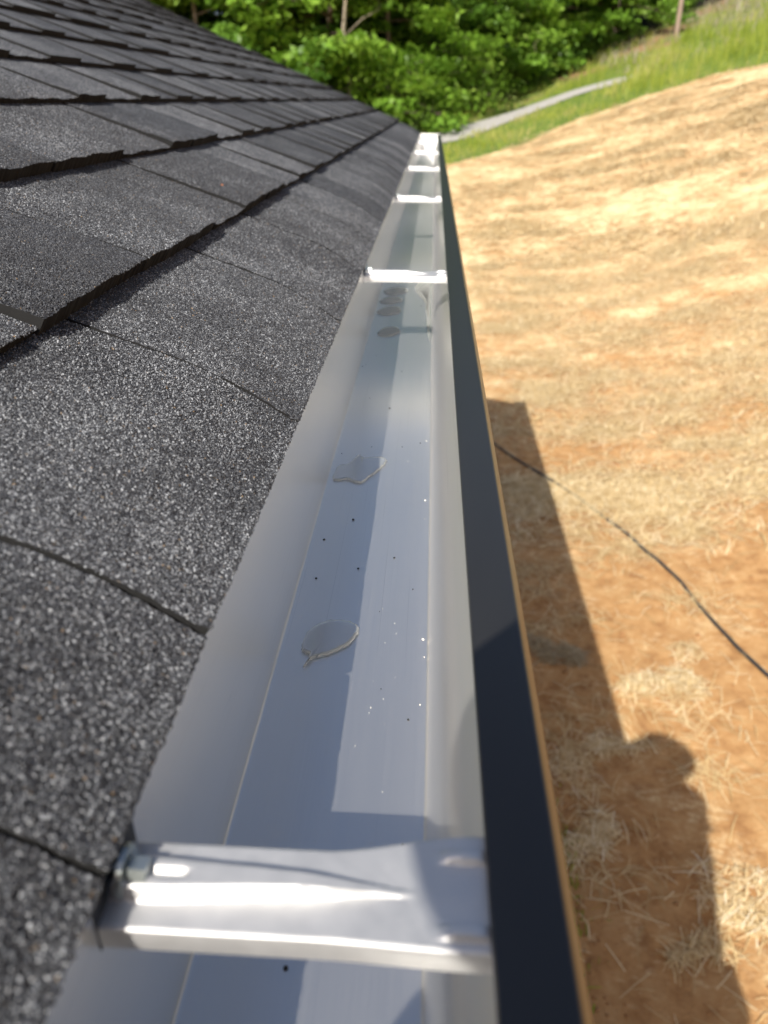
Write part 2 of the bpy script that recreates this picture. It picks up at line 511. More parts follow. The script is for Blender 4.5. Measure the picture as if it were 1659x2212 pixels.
def tree_meshes(seed, height, spread, first, nlimb, leaves, size, radius):
    global rng
    rs = random.Random(seed)
    parts = []
    top = Vector((rs.uniform(-.4, .4), rs.uniform(-.4, .4), height))
    tp = [Vector((0, 0, -.3)), Vector((0, 0, 0))]
    for i in range(1, 9):
        f = i / 8
        tp.append(top * f + Vector((rs.uniform(-.12, .12), rs.uniform(-.12, .12), 0)))
    parts.append(tube('t', tp, [radius * 1.5] + [radius * (1.15 - .95 * i / 8) for i in range(9)], 9))
    cs, rr, cn = [], [], []
    for k in range(nlimb):
        f = first + (1 - first) * (k + rs.random()) / nlimb
        h = f * height
        a = k * 2.4 + rs.uniform(-.5, .5)
        L = spread * (1.05 - .65 * max(0, (f - .35) / .65)) * rs.uniform(.7, 1.15)
        o = top * f
        up = rs.uniform(.05, .45)
        pl = []
        for s in range(6):
            g = s / 5
            pl.append(o + Vector((math.cos(a) * L * g + rs.uniform(-.1, .1) * g, math.sin(a) * L * g + rs.uniform(-.1, .1) * g, L * (up * g - .42 * g * g))))
        r0 = radius * .42 * (1.1 - .7 * f)
        parts.append(tube('l', pl, [r0 * (1 - .8 * s / 5) for s in range(6)], 6))
        for s in (2, 3, 4, 5):
            for j in range(rs.choice((1, 2, 2))):
                q = pl[s] + Vector((rs.gauss(0, .45), rs.gauss(0, .45), rs.gauss(0, .2)))
                parts.append(tube('g', [pl[s], (pl[s] + q) / 2 + Vector((0, 0, .05)), q], [r0 * .35, r0 * .22, .006], 4))
                cs.append(tuple(q)); rr.append(rs.uniform(.4, .95)); cn.append(1)
    w = np.array(rr) ** 2; cn = np.maximum(6, (leaves * w / w.sum()).astype(int))
    v, f = merge(parts)
    tm = mesh('trunk', v, f, True)
    LV, LQ, ti = leaf_cloud(cs, rr, cn, size)
    lm = npmesh('crown', LV, LQ)
    face_attr(lm, 'tint', ti)
    return tm, lm

TREE_T = [tree_meshes(1, 9.5, 3.4, .06, 27, 13000, .29, .15), tree_meshes(2, 8.2, 3.1, .05, 25, 12000, .27, .12),
          tree_meshes(3, 10.5, 3.6, .06, 30, 14000, .31, .17), tree_meshes(4, 7.0, 2.8, .04, 23, 11000, .25, .10)]
SHRUB_T = [tree_meshes(5, 2.0, 1.3, .05, 14, 2600, .15, .04), tree_meshes(6, 1.4, 1.1, .05, 12, 2000, .13, .03)]
TRUNK_M = {}

def with_mat(me, mat):
    key = (me.name, mat.name)
    if key not in TRUNK_M:
        c = me.copy(); c.materials.clear(); c.materials.append(mat); TRUNK_M[key] = c
    return TRUNK_M[key]

def plant(name, x, y, tmpl, sc, rot, leafm, barkm, label, cat, group):
    tm, lm = tmpl
    o = empty(name, (x, y, float(ground_z(x, y)) - .05))
    o.rotation_euler = (0, 0, rot); o.scale = (sc, sc, sc)
    link('trunk', with_mat(tm, barkm), None, o)
    link('crown', with_mat(lm, leafm), None, o)
    return tag(o, label, cat, group)

FRONT = [
    (-13.6, 31.0, 2, 1.0, M_leaf, 'tall green tree beyond the roof, far end of the front row'),
    (-11.0, 32.2, 0, 1.0, M_leaf, 'broad leafy tree standing above the upper roof edge'),
    (-8.4, 31.4, 3, 1.25, M_leaf, 'light green tree rising behind the middle of the roof edge'),
    (-6.0, 33.0, 1, 1.1, M_leafdk, 'darker tree between two light green trees behind the roof edge'),
    (-4.0, 32.6, 3, 1.2, M_leaf, 'bushy green tree whose low branches reach down to the roof slope'),
    (-1.7, 34.6, 1, 1.05, M_leaf, 'green tree standing just above the lower end of the roof edge'),
    (.2, 38.6, 0, 1.0, M_leafdk, 'dark green tree directly beyond the gutter end'),
    (2.1, 41.2, 1, 1.0, M_leaf, 'low branched tree right of the gutter end, behind the lane'),
    (4.0, 43.6, 3, 1.25, M_leaf, 'bright leafy tree behind the middle of the gravel lane'),
    (6.0, 45.6, 2, .95, M_leafdk, 'tall shaded tree behind the lane, before its far end'),
    (8.1, 46.8, 1, 1.0, M_leaf, 'bright tree overhanging the reddish bank at the far lane end'),
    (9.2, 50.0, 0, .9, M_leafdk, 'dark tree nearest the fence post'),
]
for i, (x, y, k, s, m, lab) in enumerate(FRONT):
    plant('tree', x, y, TREE_T[k], s, i * 1.9, m, M_bark, lab, 'tree', 'trees along the front of the woods')
BACK = [(-14, 38, 0), (-11, 39, 2), (-8, 38.5, 1), (-5.2, 39.5, 2), (-2.6, 41, 0), (.3, 44, 2), (3, 47.5, 0), (5.2, 50, 2), (7.6, 52, 0), (10.0, 53, 2), (12.8, 55, 0), (-16.5, 35, 2),
        (-19, 43, 2), (-14.5, 46, 0), (-10, 45.5, 2), (-6, 46.5, 0), (-2, 48, 2), (2, 52, 0), (6.5, 57, 2), (11, 60, 0)]
BL = ['deep shaded tree in the second row behind the upper roof edge', 'deep shaded tree in the second row, next along from the upper roof edge', 'deep shaded tree in the second row above the middle roof edge',
      'deep shaded tree in the second row, left of the pale bare trunk', 'deep shaded tree in the second row behind the pale bare trunk', 'deep shaded second row tree straight beyond the gutter',
      'deep shaded second row tree behind the start of the lane', 'deep shaded second row tree behind the middle of the lane', 'deep shaded second row tree behind the end of the lane',
      'deep shaded second row tree behind the fence post side', 'deep shaded tree closing the woods beyond the fence post', 'deep shaded tree at the outer end of the second row'] + ['dark tree deep in the woods at the outer end, above the upper roof', 'dark tree deep in the woods above the upper roof edge', 'dark tree deep in the woods above the middle roof edge', 'dark tree deep in the woods left of the bare pale trunk', 'dark tree deep in the woods right of the bare pale trunk', 'dark tree deep in the woods straight beyond the gutter', 'dark tree deep in the woods behind the middle of the lane', 'dark tree deep in the woods closest to the fence post']
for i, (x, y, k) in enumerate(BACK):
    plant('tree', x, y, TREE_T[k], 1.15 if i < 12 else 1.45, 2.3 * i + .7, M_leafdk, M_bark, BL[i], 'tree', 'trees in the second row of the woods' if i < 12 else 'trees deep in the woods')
SH = [(-1.2, 32.6, 0, M_leafpale, 'pale yellow green shrub just past the roof corner'), (-.2, 34.2, 1, M_leaf, 'low shrub beside the gutter end'), (.9, 36.6, 0, M_leaf, 'rounded shrub at the wood edge beyond the gutter end'),
      (2.0, 38.6, 1, M_leafpale, 'small pale shrub at the wood edge behind the lane'), (3.3, 40.6, 0, M_leaf, 'leafy shrub behind the lane under a bright tree'), (4.8, 42.4, 1, M_leafdk, 'low dark shrub under the trees behind the lane'),
      (6.4, 43.8, 0, M_leafdk, 'dark shrub on the reddish bank'), (7.9, 45.6, 1, M_leafdk, 'low dark shrub before the fence post'), (-3.0, 31.8, 0, M_leaf, 'shrub peeking over the lower roof edge'), (-5.4, 31.0, 0, M_leaf, 'shrub behind the middle of the roof edge')]
for i, (x, y, k, m, lab) in enumerate(SH):
    plant('shrub', x, y, SHRUB_T[k], 1.0 + .2 * (i % 3), i * 1.3, m, M_bark, lab, 'shrub', 'shrubs along the wood edge')
# pale bare trunk with twigs in front of the dark gap
rs = random.Random(4)
parts = [tube('t', [(0, 0, -.2), (.05, 0, 1.5), (-.1, 0, 3.2), (.05, .1, 5), (-.15, 0, 7.5)], [.11, .095, .08, .06, .03], 8)]
v, f = merge(parts)
tree = empty('bare_tree', (-3.1, 31.0, float(ground_z(-3.1, 31.0))))
link('trunk', mesh('trunk', v, f, True), M_paleBark, tree)
for k in range(11):
    h = 1.6 + k * .5; a = rs.uniform(0, 6.3)
    L = rs.uniform(.6, 1.5)
    q = Vector((math.cos(a) * L, math.sin(a) * L, h + L * .5))
    v, f = tube('b', [(0, 0, h), q * .5 + Vector((0, 0, h * .5 + .1)), q], [.03, .02, .006], 5)
    link('branch', mesh('branch', v, f, True), M_paleBark, tree)
tag(tree, 'thin pale dead tree with bare twigs against the dark woods', 'tree')

# fence post
bm = bmesh.new()
bmesh.ops.create_cone(bm, cap_ends=True, segments=10, radius1=.115, radius2=.10, depth=2.1, matrix=Matrix.Translation((0, 0, .75)))
for vv in bm.verts: vv.co += Vector((mnoise.noise(vv.co * 3) * .02, 0, 0))
me = bpy.data.meshes.new('fence_post'); bm.to_mesh(me); bm.free()
tag(link('fence_post', me, simple('weathered_wood', (.30, .22, .17), .9, 0, .4, 10), None, (11.0, 42.25, float(ground_z(11.0, 42.25)))), 'weathered brown wooden post standing on the grassy bank', 'post')

# ------------------------------------------------------------------ materials: house
def shingle_material():
    t = NT('granule_shingle')
    oi = t.n('ObjectInfo')
    rnd = oi.outputs['Random']
    tone_attr = t.n('Attribute', attribute_name='tone').outputs['Fac']
    tone = t.math('FRACT', t.math('ADD', rnd, tone_attr))
    co = t.coord()
    off = t.n('CombineXYZ', {0: t.math('MULTIPLY', rnd, 17.3), 1: t.math('MULTIPLY', rnd, 9.1), 2: t.math('MULTIPLY', rnd, 5.7)})
    vec = t.n('VectorMath', {0: co, 1: off.outputs[0]}, operation='ADD').outputs[0]
    flat = t.n('Mapping', {'Vector': vec, 'Scale': (1, .8, 1)}).outputs[0]
    vo = t.n('TexVoronoi', {'Vector': flat, 'Scale': 900., 'Randomness': 1.}, feature='F1')
    cell = t.n('SeparateColor', {'Color': vo.outputs['Color']})
    # patches where lighter or darker granules were dropped
    patch = t.noise(vec, 11, 3, .55)
    p2 = t.math('ADD', t.math('MULTIPLY', t.math('SUBTRACT', patch, .5), .55), t.math('MULTIPLY', t.math('SUBTRACT', tone, .5), .26))
    sel = t.math('ADD', cell.outputs[0], p2)
    col = t.ramp(sel, [(.0, (.020, .0205, .023)), (.42, (.036, .037, .042)), (.68, (.070, .073, .081)), (.88, (.145, .151, .163)), (1., (.34, .35, .36))])
    warm = t.ramp(cell.outputs[1], [(.990, 0), (.994, 1)])
    col = t.mix(t.math('MULTIPLY', warm, .6), col, (.20, .15, .09))
    hgt = t.math('SUBTRACT', 1., vo.outputs['Distance'])
    fine = t.noise(vec, 1500, 2, .6)
    h = t.math('ADD', t.math('MULTIPLY', hgt, t.math('ADD', .6, t.math('MULTIPLY', cell.outputs[2], .8))), t.math('MULTIPLY', fine, .25))
    return t.set(Base_Color=col, Roughness=t.math('ADD', .45, t.math('MULTIPLY', cell.outputs[2], .45)), Specular_IOR_Level=.45, Normal=t.bump(h, .0011, 1.))

def trough_material():
    t = NT('grey_coil_backing')
    co = t.coord()
    streak = t.noise(t.stretch(co, (260, 3, 260)), 2., 4, .6)
    cloud = t.noise(co, 9, 3, .5)
    col = t.mix(t.math('ADD', t.math('MULTIPLY', streak, .35), t.math('MULTIPLY', cloud, .5)), (.83, .815, .785), (.90, .885, .855))
    sc = t.noise(t.stretch(co, (900, 1.5, 900)), 2., 2, .5)
    scr = t.ramp(sc, [(.70, 0), (.74, 1)])
    col = t.mix(t.math('MULTIPLY', scr, .25), col, (.2, .2, .21))
    rough = t.math('ADD', .24, t.math('MULTIPLY', streak, .14))
    return t.set(Base_Color=col, Roughness=rough, Metallic=.90, Specular_IOR_Level=.5, Normal=t.bump(t.math('ADD', streak, t.math('MULTIPLY', cloud, 2.)), .00025, .5))

def paint_material():
    t = NT('dark_coil_paint')
    co = t.coord()
    n = t.noise(co, 900, 2)
    dust = t.ramp(t.noise(co, 500, 3, .7), [(.72, 0), (.8, 1)])
    col = t.mix(t.math('MULTIPLY', dust, .22), t.mix(t.noise(t.stretch(co, (6, 1.2, 6)), 4), (.015, .0148, .0145), (.023, .0225, .022)), (.25, .24, .24))
    return t.set(Base_Color=col, Roughness=.34, Specular_IOR_Level=.65, Normal=t.bump(n, .0001, .25))

def alu_material():
    t = NT('mill_aluminium')
    co = t.coord()
    n = t.noise(co, 70, 5, .7)
    col = t.mix(n, (.64, .635, .625), (.78, .775, .765))
    return t.set(Base_Color=col, Metallic=.78, Roughness=t.math('ADD', .44, t.math('MULTIPLY', n, .2)), Normal=t.bump(t.noise(co, 160, 4), .0006, .4))

def water_material():
    t = NT('rain_water')
    fr = t.n('Fresnel', {'IOR': 1.33})
    tr = t.n('BsdfTransparent', {'Color': (.86, .87, .85, 1)})
    gl = t.n('BsdfGlossy', {'Color': (1, 1, 1, 1), 'Roughness': .2})
    df = t.n('BsdfDiffuse', {'Color': (.44, .45, .435, 1)})
    body = t.n('MixShader', {0: .6, 1: tr.outputs[0], 2: df.outputs[0]})
    mx = t.n('MixShader', {0: t.math('MULTIPLY', fr.outputs[0], .42), 1: body.outputs[0], 2: gl.outputs[0]})
    t.t.links.new(mx.outputs[0], t.out.inputs[0])
    return t.m

M_shingle = shingle_material()
M_trough = trough_material()
M_paint = paint_material()
M_alu = alu_material()
M_water = water_material()
M_glare = simple('glare_white', (.82, .82, .80), .35, 0, .04)  # white that stands for sun glare at the far gutter end
M_zinc = simple('zinc_screw', (.55, .60, .58), .3, .9)
M_black = simple('black_metal', (.015, .016, .018), .5)
M_deck = simple('roof_deck', (.008, .008, .008), .95)
M_siding = simple('pale_siding', (.55, .54, .50), .6, 0, .04)
M_trim = simple('dark_fascia', (.03, .032, .036), .5)

# ------------------------------------------------------------------ house and roof
Y0, Y1 = -3.0, 5.70
SL = math.atan(.42)
EXPO = .1425 / math.cos(SL)
WUP = Vector((-math.cos(SL), 0, math.sin(SL)))
NUP = Vector((math.sin(SL), 0, math.cos(SL)))
EAVE = Vector((-.094, 0, CAMZ - .2178 + .42 * .094)) - NUP * .009
NCOURSE = 20
ROT = Matrix(((0, WUP.x, NUP.x), (1, WUP.y, NUP.y), (0, WUP.z, NUP.z)))
def roof_pt(y, w, n): return EAVE + Vector((0, y, 0)) + WUP * w + NUP * n

house = empty('house')
tag(house, 'house with dark shingle roof and gable end, seen along its eave', 'house')
wlen = NCOURSE * EXPO
def slab(w0, w1, n0, n1, y0, y1, name):
    c = [roof_pt(y, w, n) for y in (y0, y1) for w in (w0, w1) for n in (n0, n1)]
    return mesh(name, c, [(0, 1, 3, 2), (4, 6, 7, 5), (0, 4, 5, 1), (2, 3, 7, 6), (0, 2, 6, 4), (1, 5, 7, 3)])
roof = link('roof', slab(.016, wlen + .02, -.018, -.0035, Y0, Y1 - .01, 'roof'), M_deck, house)
ridge = roof_pt(0, wlen + .02, .004)
back = [(ridge.x, Y0, ridge.z), (ridge.x, Y1, ridge.z), (ridge.x * 2, Y1, EAVE.z), (ridge.x * 2, Y0, EAVE.z)]
link('back_slope', mesh('back_slope', back + [(x, y, z - .02) for x, y, z in back], [(0, 1, 2, 3), (7, 6, 5, 4), (0, 4, 5, 1), (1, 5, 6, 2), (2, 6, 7, 3), (3, 7, 4, 0)]), M_shingle, house)
# walls, soffit, fascia, drip edge
wz = CAMZ - .36
wx0, wx1 = ridge.x * 2 + .45, -.45
V, F = [], []
zc = 0.
while zc < wz:
    z2 = min(zc + .12, wz)
    o = len(V)
    for z, d in ((zc, .012), (z2, 0)):
        for x, y in ((wx1 + d, Y0 + .3 - d), (wx1 + d, Y1 - .3 + d), (wx0 - d, Y1 - .3 + d), (wx0 - d, Y0 + .3 - d)):
            V.append((x, y, z))
    for k in range(4):
        F.append((o + k, o + (k + 1) % 4, o + 4 + (k + 1) % 4, o + 4 + k))
    zc = z2
link('wall', mesh('wall', V, F), M_siding, house)
for yy in (Y0 + .3, Y1 - .3):
    s = .02
    v = [(wx0, yy - s, wz), (wx1, yy - s, wz), (ridge.x, yy - s, ridge.z - .06), (wx0, yy + s, wz), (wx1, yy + s, wz), (ridge.x, yy + s, ridge.z - .06)]
    link('gable', mesh('gable', v, [(0, 1, 2), (5, 4, 3), (0, 3, 4, 1), (1, 4, 5, 2), (2, 5, 3, 0)]), M_siding, house)
link('soffit', box(-.46, -.127, Y0 + .02, Y1 - .03, wz, wz + .012), M_siding, house)
link('fascia', box(-.126, -.1045, Y0, Y1 - .012, CAMZ - .365, CAMZ - .205), M_trim, house)
link('drip_edge', box(-.1035, -.1012, Y0, Y1 - .005, CAMZ - .232, CAMZ - .196), M_black, house)
for sgn in (0,):
    link('rake_board', slab(.03, wlen, -.16, -.0185, Y1 - .03, Y1 - .008, 'rake_board'), M_trim, house)

# --- shingle tabs
WIDTHS = [.09, .11, .135, .16, .19, .215, .24, .27]
def tab_arrays(width, thick, nu, nw, droop, jit, seed, gap=None):
    r = np.random.default_rng(seed)
    L = EXPO + .03
    nb = (.0165 if thick else .0105) if not droop else (.0108 if thick else .0100)
    g_ = gap or (.0015 if jit else .0014)
    xs = np.linspace(-width / 2 + g_, width / 2 - g_, nu + 1)
    ys = np.linspace(0, L, nw + 1) if not droop else -.006 + (L + .006) * np.linspace(0, 1, nw + 1) ** 1.4
    X, Y = np.meshgrid(xs, ys)
    Yj = Y.copy(); Xj = X.copy()
    Z = .001 + (nb - .001) * (1 - Y / L)
    if jit:
        wob = (.0002 if droop else .0008) * np.sin(X * 90 + seed) + .0004 * np.sin(X * 37 + Y * 50 + seed * 2)
        Z += wob * (1 - Y / L) + r.normal(0, .00022, X.shape)
        Yj[0] += r.normal(0, .0004, nu + 1); Yj[0] += (.0003 if droop else .0012) * np.sin(xs * 23 + seed)
        Xj[:, 0] += r.normal(0, .00035, nw + 1); Xj[:, -1] += r.normal(0, .00035, nw + 1)
        # a gently rounded wear on the butt edge
        Z[0] -= .0007
    else:
        Yj[0] += .001 * np.sin(xs * 23 + seed)
    th = Z + .003
    if droop:
        d = .0135 * np.clip(1 - Y / .075, 0, 1) ** 1.7
        Z = Z - d
        th = np.full_like(Z, .0055)
    top = np.stack([Xj, Yj, Z], -1).reshape(-1, 3)
    W = nu + 1
    q = (np.arange(nw)[:, None] * W + np.arange(nu)[None]).ravel()
    Q = [np.stack([q, q + 1, q + W + 1, q + W], 1)]
    ring = np.concatenate([np.arange(0, nu), np.arange(nu, W * nw + nu, W), np.arange(W * (nw + 1) - 1, W * nw, -1), np.arange(W * nw, 0, -W)])
    low = top[ring].copy()
    low[:, 2] -= th.reshape(-1)[ring]
    low[:, 1] += np.where(ring < W, .003, 0)
    nt = len(top); m = len(ring)
    a = np.arange(m); b = (a + 1) % m
    Q.append(np.stack([ring[a], nt + a, nt + b, ring[b]], 1))
    return np.concatenate([top, low]), np.concatenate(Q), len(Q[0]), (xs, ys, Z)

def edge_gap(wi): return .0010 if wi in (8, 9, 10) else .0026
FINE, COARSE, EDGE = {}, {}, {}
def tab_mesh(kind, wi, thick):
    D = {'f': FINE, 'c': COARSE, 'e': EDGE}[kind]
    k = (wi, thick)
    if k not in D:
        w = WIDTHS[wi]
        seed = wi * 7 + thick * 3 + 1
        if kind == 'f': a = tab_arrays(w, thick, int(w / .003), 20, False, True, seed)
        elif kind == 'e': a = tab_arrays(w, thick, int(w / .0025), 34, True, True, seed, edge_gap(wi))
        else: a = tab_arrays(w, thick, 4, 3, False, False, seed)
        me = npmesh('shingle', a[0], a[1])
        me.polygons.foreach_set('use_smooth', np.zeros(len(me.polygons), bool))
        me.materials.append(M_shingle); me.materials.append(M_deck)
        mi = np.zeros(len(me.polygons), np.int32); mi[a[2]:] = 1
        me.polygons.foreach_set('material_index', mi)
        D[k] = me
    return D[k]

camM = Matrix.Rotation(0, 3, 'X')
right_v = Vector((math.cos(PS), math.sin(PS), 0)); up_v = right_v.cross(fwd)
def in_view(p):
    q = p - cam.location
    w = q.dot(fwd)
    if w < .05: return False
    u = q.dot(right_v) / w; v = q.dot(up_v) / w
    return -.60 < u < .62 and -.78 < v < .74
tabs = []
rs = random.Random(21)
FIRST = [-.31, -.10, .137, .247, .482, .752, 1.0, 1.22, 1.45]
for c in range(NCOURSE):
    y = Y0 + rs.uniform(0, .12)
    if c == 0:
        for a_, b_ in zip(FIRST, FIRST[1:]):
            WIDTHS.append(b_ - a_); tabs.append((0, (a_ + b_) / 2, len(WIDTHS) - 1, rs.random() < .5))
        y = FIRST[-1]
    th = rs.random() < .5
    while y < Y1 - .05:
        wi = rs.randrange(3, 8) if c == 0 else min(rs.randrange(7), rs.randrange(7))
        if y + WIDTHS[wi] > Y1: 
            wi = 0
            if y + WIDTHS[0] > Y1 + .01: break
        w = WIDTHS[wi]
        tabs.append((c, y + w / 2, wi, th))
        y += w
        th = (not th) if rs.random() < .85 else th
def tab_rank(tb):
    c, y, wi, th = tb
    p = roof_pt(y, (c + .5) * EXPO, .008)
    vis = any(in_view(roof_pt(y + dy * WIDTHS[wi] / 2, (c + f) * EXPO, .008)) for dy in (-1, 0, 1) for f in (0, .5, 1))
    return (0 if vis else 1, (p - cam.location).length)
tabs.sort(key=tab_rank)
fieldV, fieldQ, fieldT, fieldM = [], [], [], []
nv = 0
near_tabs = []
for i, tb in enumerate(tabs):
    c, y, wi, th = tb
    vis, d = tab_rank(tb)
    org = roof_pt(y, c * EXPO, 0)
    if i < 300 and vis == 0:
        kind = 'e' if c == 0 else ('f' if d < 1.7 else 'c')
        if d < 1.45: near_tabs.append(tb)
        o = link('shingle', tab_mesh(kind, wi, th), None, roof)
        M4 = ROT.to_4x4(); M4.translation = org
        tw = Matrix.Rotation(rs.gauss(0, .003), 4, 'Z') @ Matrix.Rotation(rs.gauss(0, .002), 4, 'Y')
        o.matrix_local = M4 @ tw
    else:
        a, q, nt_, _ = tab_arrays(WIDTHS[wi], th, 3, 8 if c == 0 else 2, c == 0, False, wi)
        a = a @ np.array(ROT.transposed()) + np.array(org)
        fieldV.append(a); fieldQ.append(q + nv); nv += len(a)
        fieldT += [rs.random()] * len(q); fieldM += [0] * nt_ + [1] * (len(q) - nt_)
me = npmesh('far_shingles', np.concatenate(fieldV), np.concatenate(fieldQ))
face_attr(me, 'tone', fieldT)
me.materials.append(M_shingle); me.materials.append(M_deck)
me.polygons.foreach_set('material_index', np.array(fieldM, np.int32))
tag(link('far_shingles', me, None, roof), kind='stuff')
# mineral granules standing proud on the nearest shingles
def granule_material():
    t = NT('mineral_granule')
    oi = t.n('ObjectInfo')
    patch = t.noise(oi.outputs['Location'], 11, 3, .55)
    p2 = t.math('MULTIPLY', t.math('SUBTRACT', patch, .5), .6)
    tn = t.n('Attribute', attribute_name='tone', attribute_type='INSTANCER').outputs['Fac']
    sel = t.math('ADD', t.math('ADD', oi.outputs['Random'], p2), t.math('MULTIPLY', t.math('SUBTRACT', tn, .5), .20))
    col = t.ramp(sel, [(.0, (.018, .0185, .021)), (.46, (.034, .0355, .041)), (.72, (.066, .070, .079)), (.90, (.130, .139, .152)), (1., (.31, .325, .345))])
    warm = t.ramp(t.math('FRACT', t.math('MULTIPLY', oi.outputs['Random'], 37.7)), [(.994, 0), (.996, .7)])
    return t.set(Base_Color=t.mix(warm, col, (.26, .17, .08)), Roughness=.5, Specular_IOR_Level=.5)
M_gran = granule_material()
gp, gs, gr, gt = [], [], [], []
GR = np.random.default_rng(5)
ROTn = np.array(ROT)
for c, y, wi, th in near_tabs:
    a = tab_arrays(WIDTHS[wi], th, int(WIDTHS[wi] / .0025) if c == 0 else int(WIDTHS[wi] / .003), 34 if c == 0 else 20, c == 0, True, wi * 7 + th * 3 + 1, edge_gap(wi) if c == 0 else None)
    xs, ys_, Z = a[3]
    Lx = xs[-1] - xs[0]; y_lo, y_hi = ys_[0], EXPO + .004
    n_ = int(Lx * (y_hi - y_lo) * 1.45e6)
    px = GR.uniform(xs[0] + .0003, xs[-1] - .0003, n_); py = GR.uniform(y_lo - .0004, y_hi, n_)
    ix = np.clip(np.round((px - xs[0]) / Lx * (len(xs) - 1)).astype(int), 0, len(xs) - 1)
    iy = np.clip(np.searchsorted(ys_, py), 0, len(ys_) - 1)
    iy0 = np.maximum(iy - 1, 0)
    f_ = np.clip((py - ys_[iy0]) / np.maximum(ys_[iy] - ys_[iy0], 1e-6), 0, 1)
    pz = Z[iy0, ix] * (1 - f_) + Z[iy, ix] * f_
    wp = np.stack([px, py, pz + .0001], 1) @ ROTn.T + np.array(roof_pt(y, c * EXPO, 0))
    dist = np.linalg.norm(wp - np.array(cam.location), axis=1)
    q = wp - np.array(cam.location)
    w_ = q @ np.array(fwd); u_ = q @ np.array(right_v) / w_; v_ = q @ np.array(up_v) / w_
    keep = (GR.random(n_) < np.clip((1.35 - dist) / .5, 0, 1)) & (w_ > .05) & (u_ > -.62) & (v_ > -.82)
    gp.append(wp[keep]); gt.append(np.full(keep.sum(), GR.random()))
gp = np.concatenate(gp); gt = np.concatenate(gt); n_ = len(gp)
me = bpy.data.meshes.new('granules')
me.vertices.add(n_); me.vertices.foreach_set('co', gp.astype(np.float32).ravel())
for nm, tp, arr in (('tone', 'FLOAT', gt), ('size', 'FLOAT', np.clip(GR.lognormal(-.05, .28, n_), .45, 1.9)), ('turn', 'FLOAT_VECTOR', GR.uniform(-3.14, 3.14, (n_, 3))), ('pick', 'INT', GR.integers(0, 4, n_))):
    at = me.attributes.new(nm, tp, 'POINT')
    at.data.foreach_set('vector' if tp == 'FLOAT_VECTOR' else 'value', np.ascontiguousarray(arr, dtype=np.int32 if tp == 'INT' else np.float32).ravel())
gran = tag(link('granules', me, None, roof), kind='stuff')
gcol = bpy.data.collections.new('granule_shapes')
gobs = []
for k in range(4):
    bm = bmesh.new()
    bmesh.ops.create_icosphere(bm, subdivisions=1, radius=.00048)
    for vv in bm.verts: vv.co = Vector((vv.co.x * (1.1 + .2 * (k % 2)), vv.co.y * .9, vv.co.z * .7)) * random.uniform(.75, 1.25)
    gm = bpy.data.meshes.new('granule_shape'); bm.to_mesh(gm); bm.free(); gm.materials.append(M_gran)
    gobs.append(bpy.data.objects.new('granule_shape', gm)); gcol.objects.link(gobs[-1])
ng = bpy.data.node_groups.new('granule_scatter', 'GeometryNodeTree')
ng.interface.new_socket('Geometry', in_out='INPUT', socket_type='NodeSocketGeometry')
ng.interface.new_socket('Geometry', in_out='OUTPUT', socket_type='NodeSocketGeometry')
gi = ng.nodes.new('NodeGroupInput'); go = ng.nodes.new('NodeGroupOutput')
ci = ng.nodes.new('GeometryNodeCollectionInfo'); ci.inputs['Collection'].default_value = gcol; ci.inputs['Separate Children'].default_value = True; ci.inputs['Reset Children'].default_value = True
ip = ng.nodes.new('GeometryNodeInstanceOnPoints'); ip.inputs['Pick Instance'].default_value = True
def named(nm, dt):
    nd = ng.nodes.new('GeometryNodeInputNamedAttribute'); nd.data_type = dt; nd.inputs['Name'].default_value = nm
    return nd.outputs['Attribute']
ng.links.new(gi.outputs[0], ip.inputs['Points']); ng.links.new(ci.outputs[0], ip.inputs['Instance'])
ng.links.new(named('pick', 'INT'), ip.inputs['Instance Index']); ng.links.new(named('turn', 'FLOAT_VECTOR'), ip.inputs['Rotation']); ng.links.new(named('size', 'FLOAT'), ip.inputs['Scale'])
ng.links.new(ip.outputs[0], go.inputs[0])
gran.modifiers.new('scatter', 'NODES').node_group = ng

# starter strip under the first course
V = []; F = []
ys = np.arange(Y0, Y1, .012)
for yv in ys:
    for w, n in ((.006, -.0165), (.006, -.0125), (.05, -.001), (.05, -.0045)):
        V.append(roof_pt(yv, w + random.gauss(0, .0005), n))
for i in range(len(ys) - 1):
    for k in range(4):
        F.append((i * 4 + k, i * 4 + (k + 1) % 4, i * 4 + 4 + (k + 1) % 4, i * 4 + 4 + k))
link('starter_strip', mesh('starter_strip', V, F), M_deck, roof)

# ------------------------------------------------------------------ gutter
gutter = empty('gutter')
tag(gutter, 'long grey lined rain gutter with dark painted front lip along the eave', 'gutter')
GY0, GY1 = -2.6, 5.74
gys = np.concatenate([np.linspace(GY0, -.05, 20), np.linspace(0, 2, 90), np.linspace(2.05, GY1, 60)])
def sweep(prof, ys, name, wob=.0003, close=False, sharp=30):
    V, F = [], []
    n = len(prof)
    for y in ys:
        for j, (x, z) in enumerate(prof):
            q = Vector((x * 9, y * 2.2, z * 9))
            V.append((x + wob * mnoise.noise(q), y, CAMZ + z + wob * mnoise.noise(q + Vector((7, 3, 1)))))
    for i in range(len(ys) - 1):
        for j in range(n - 1 + close):
            j2 = (j + 1) % n
            F.append((i * n + j, i * n + j2, (i + 1) * n + j2, (i + 1) * n + j))
    return mesh(name, V, F, True, sharp)
def arc(cx, cz, r, a0, a1, k):
    return [(cx + r * math.cos(R(a0 + (a1 - a0) * i / k)), cz + r * math.sin(R(a0 + (a1 - a0) * i / k))) for i in range(k + 1)]
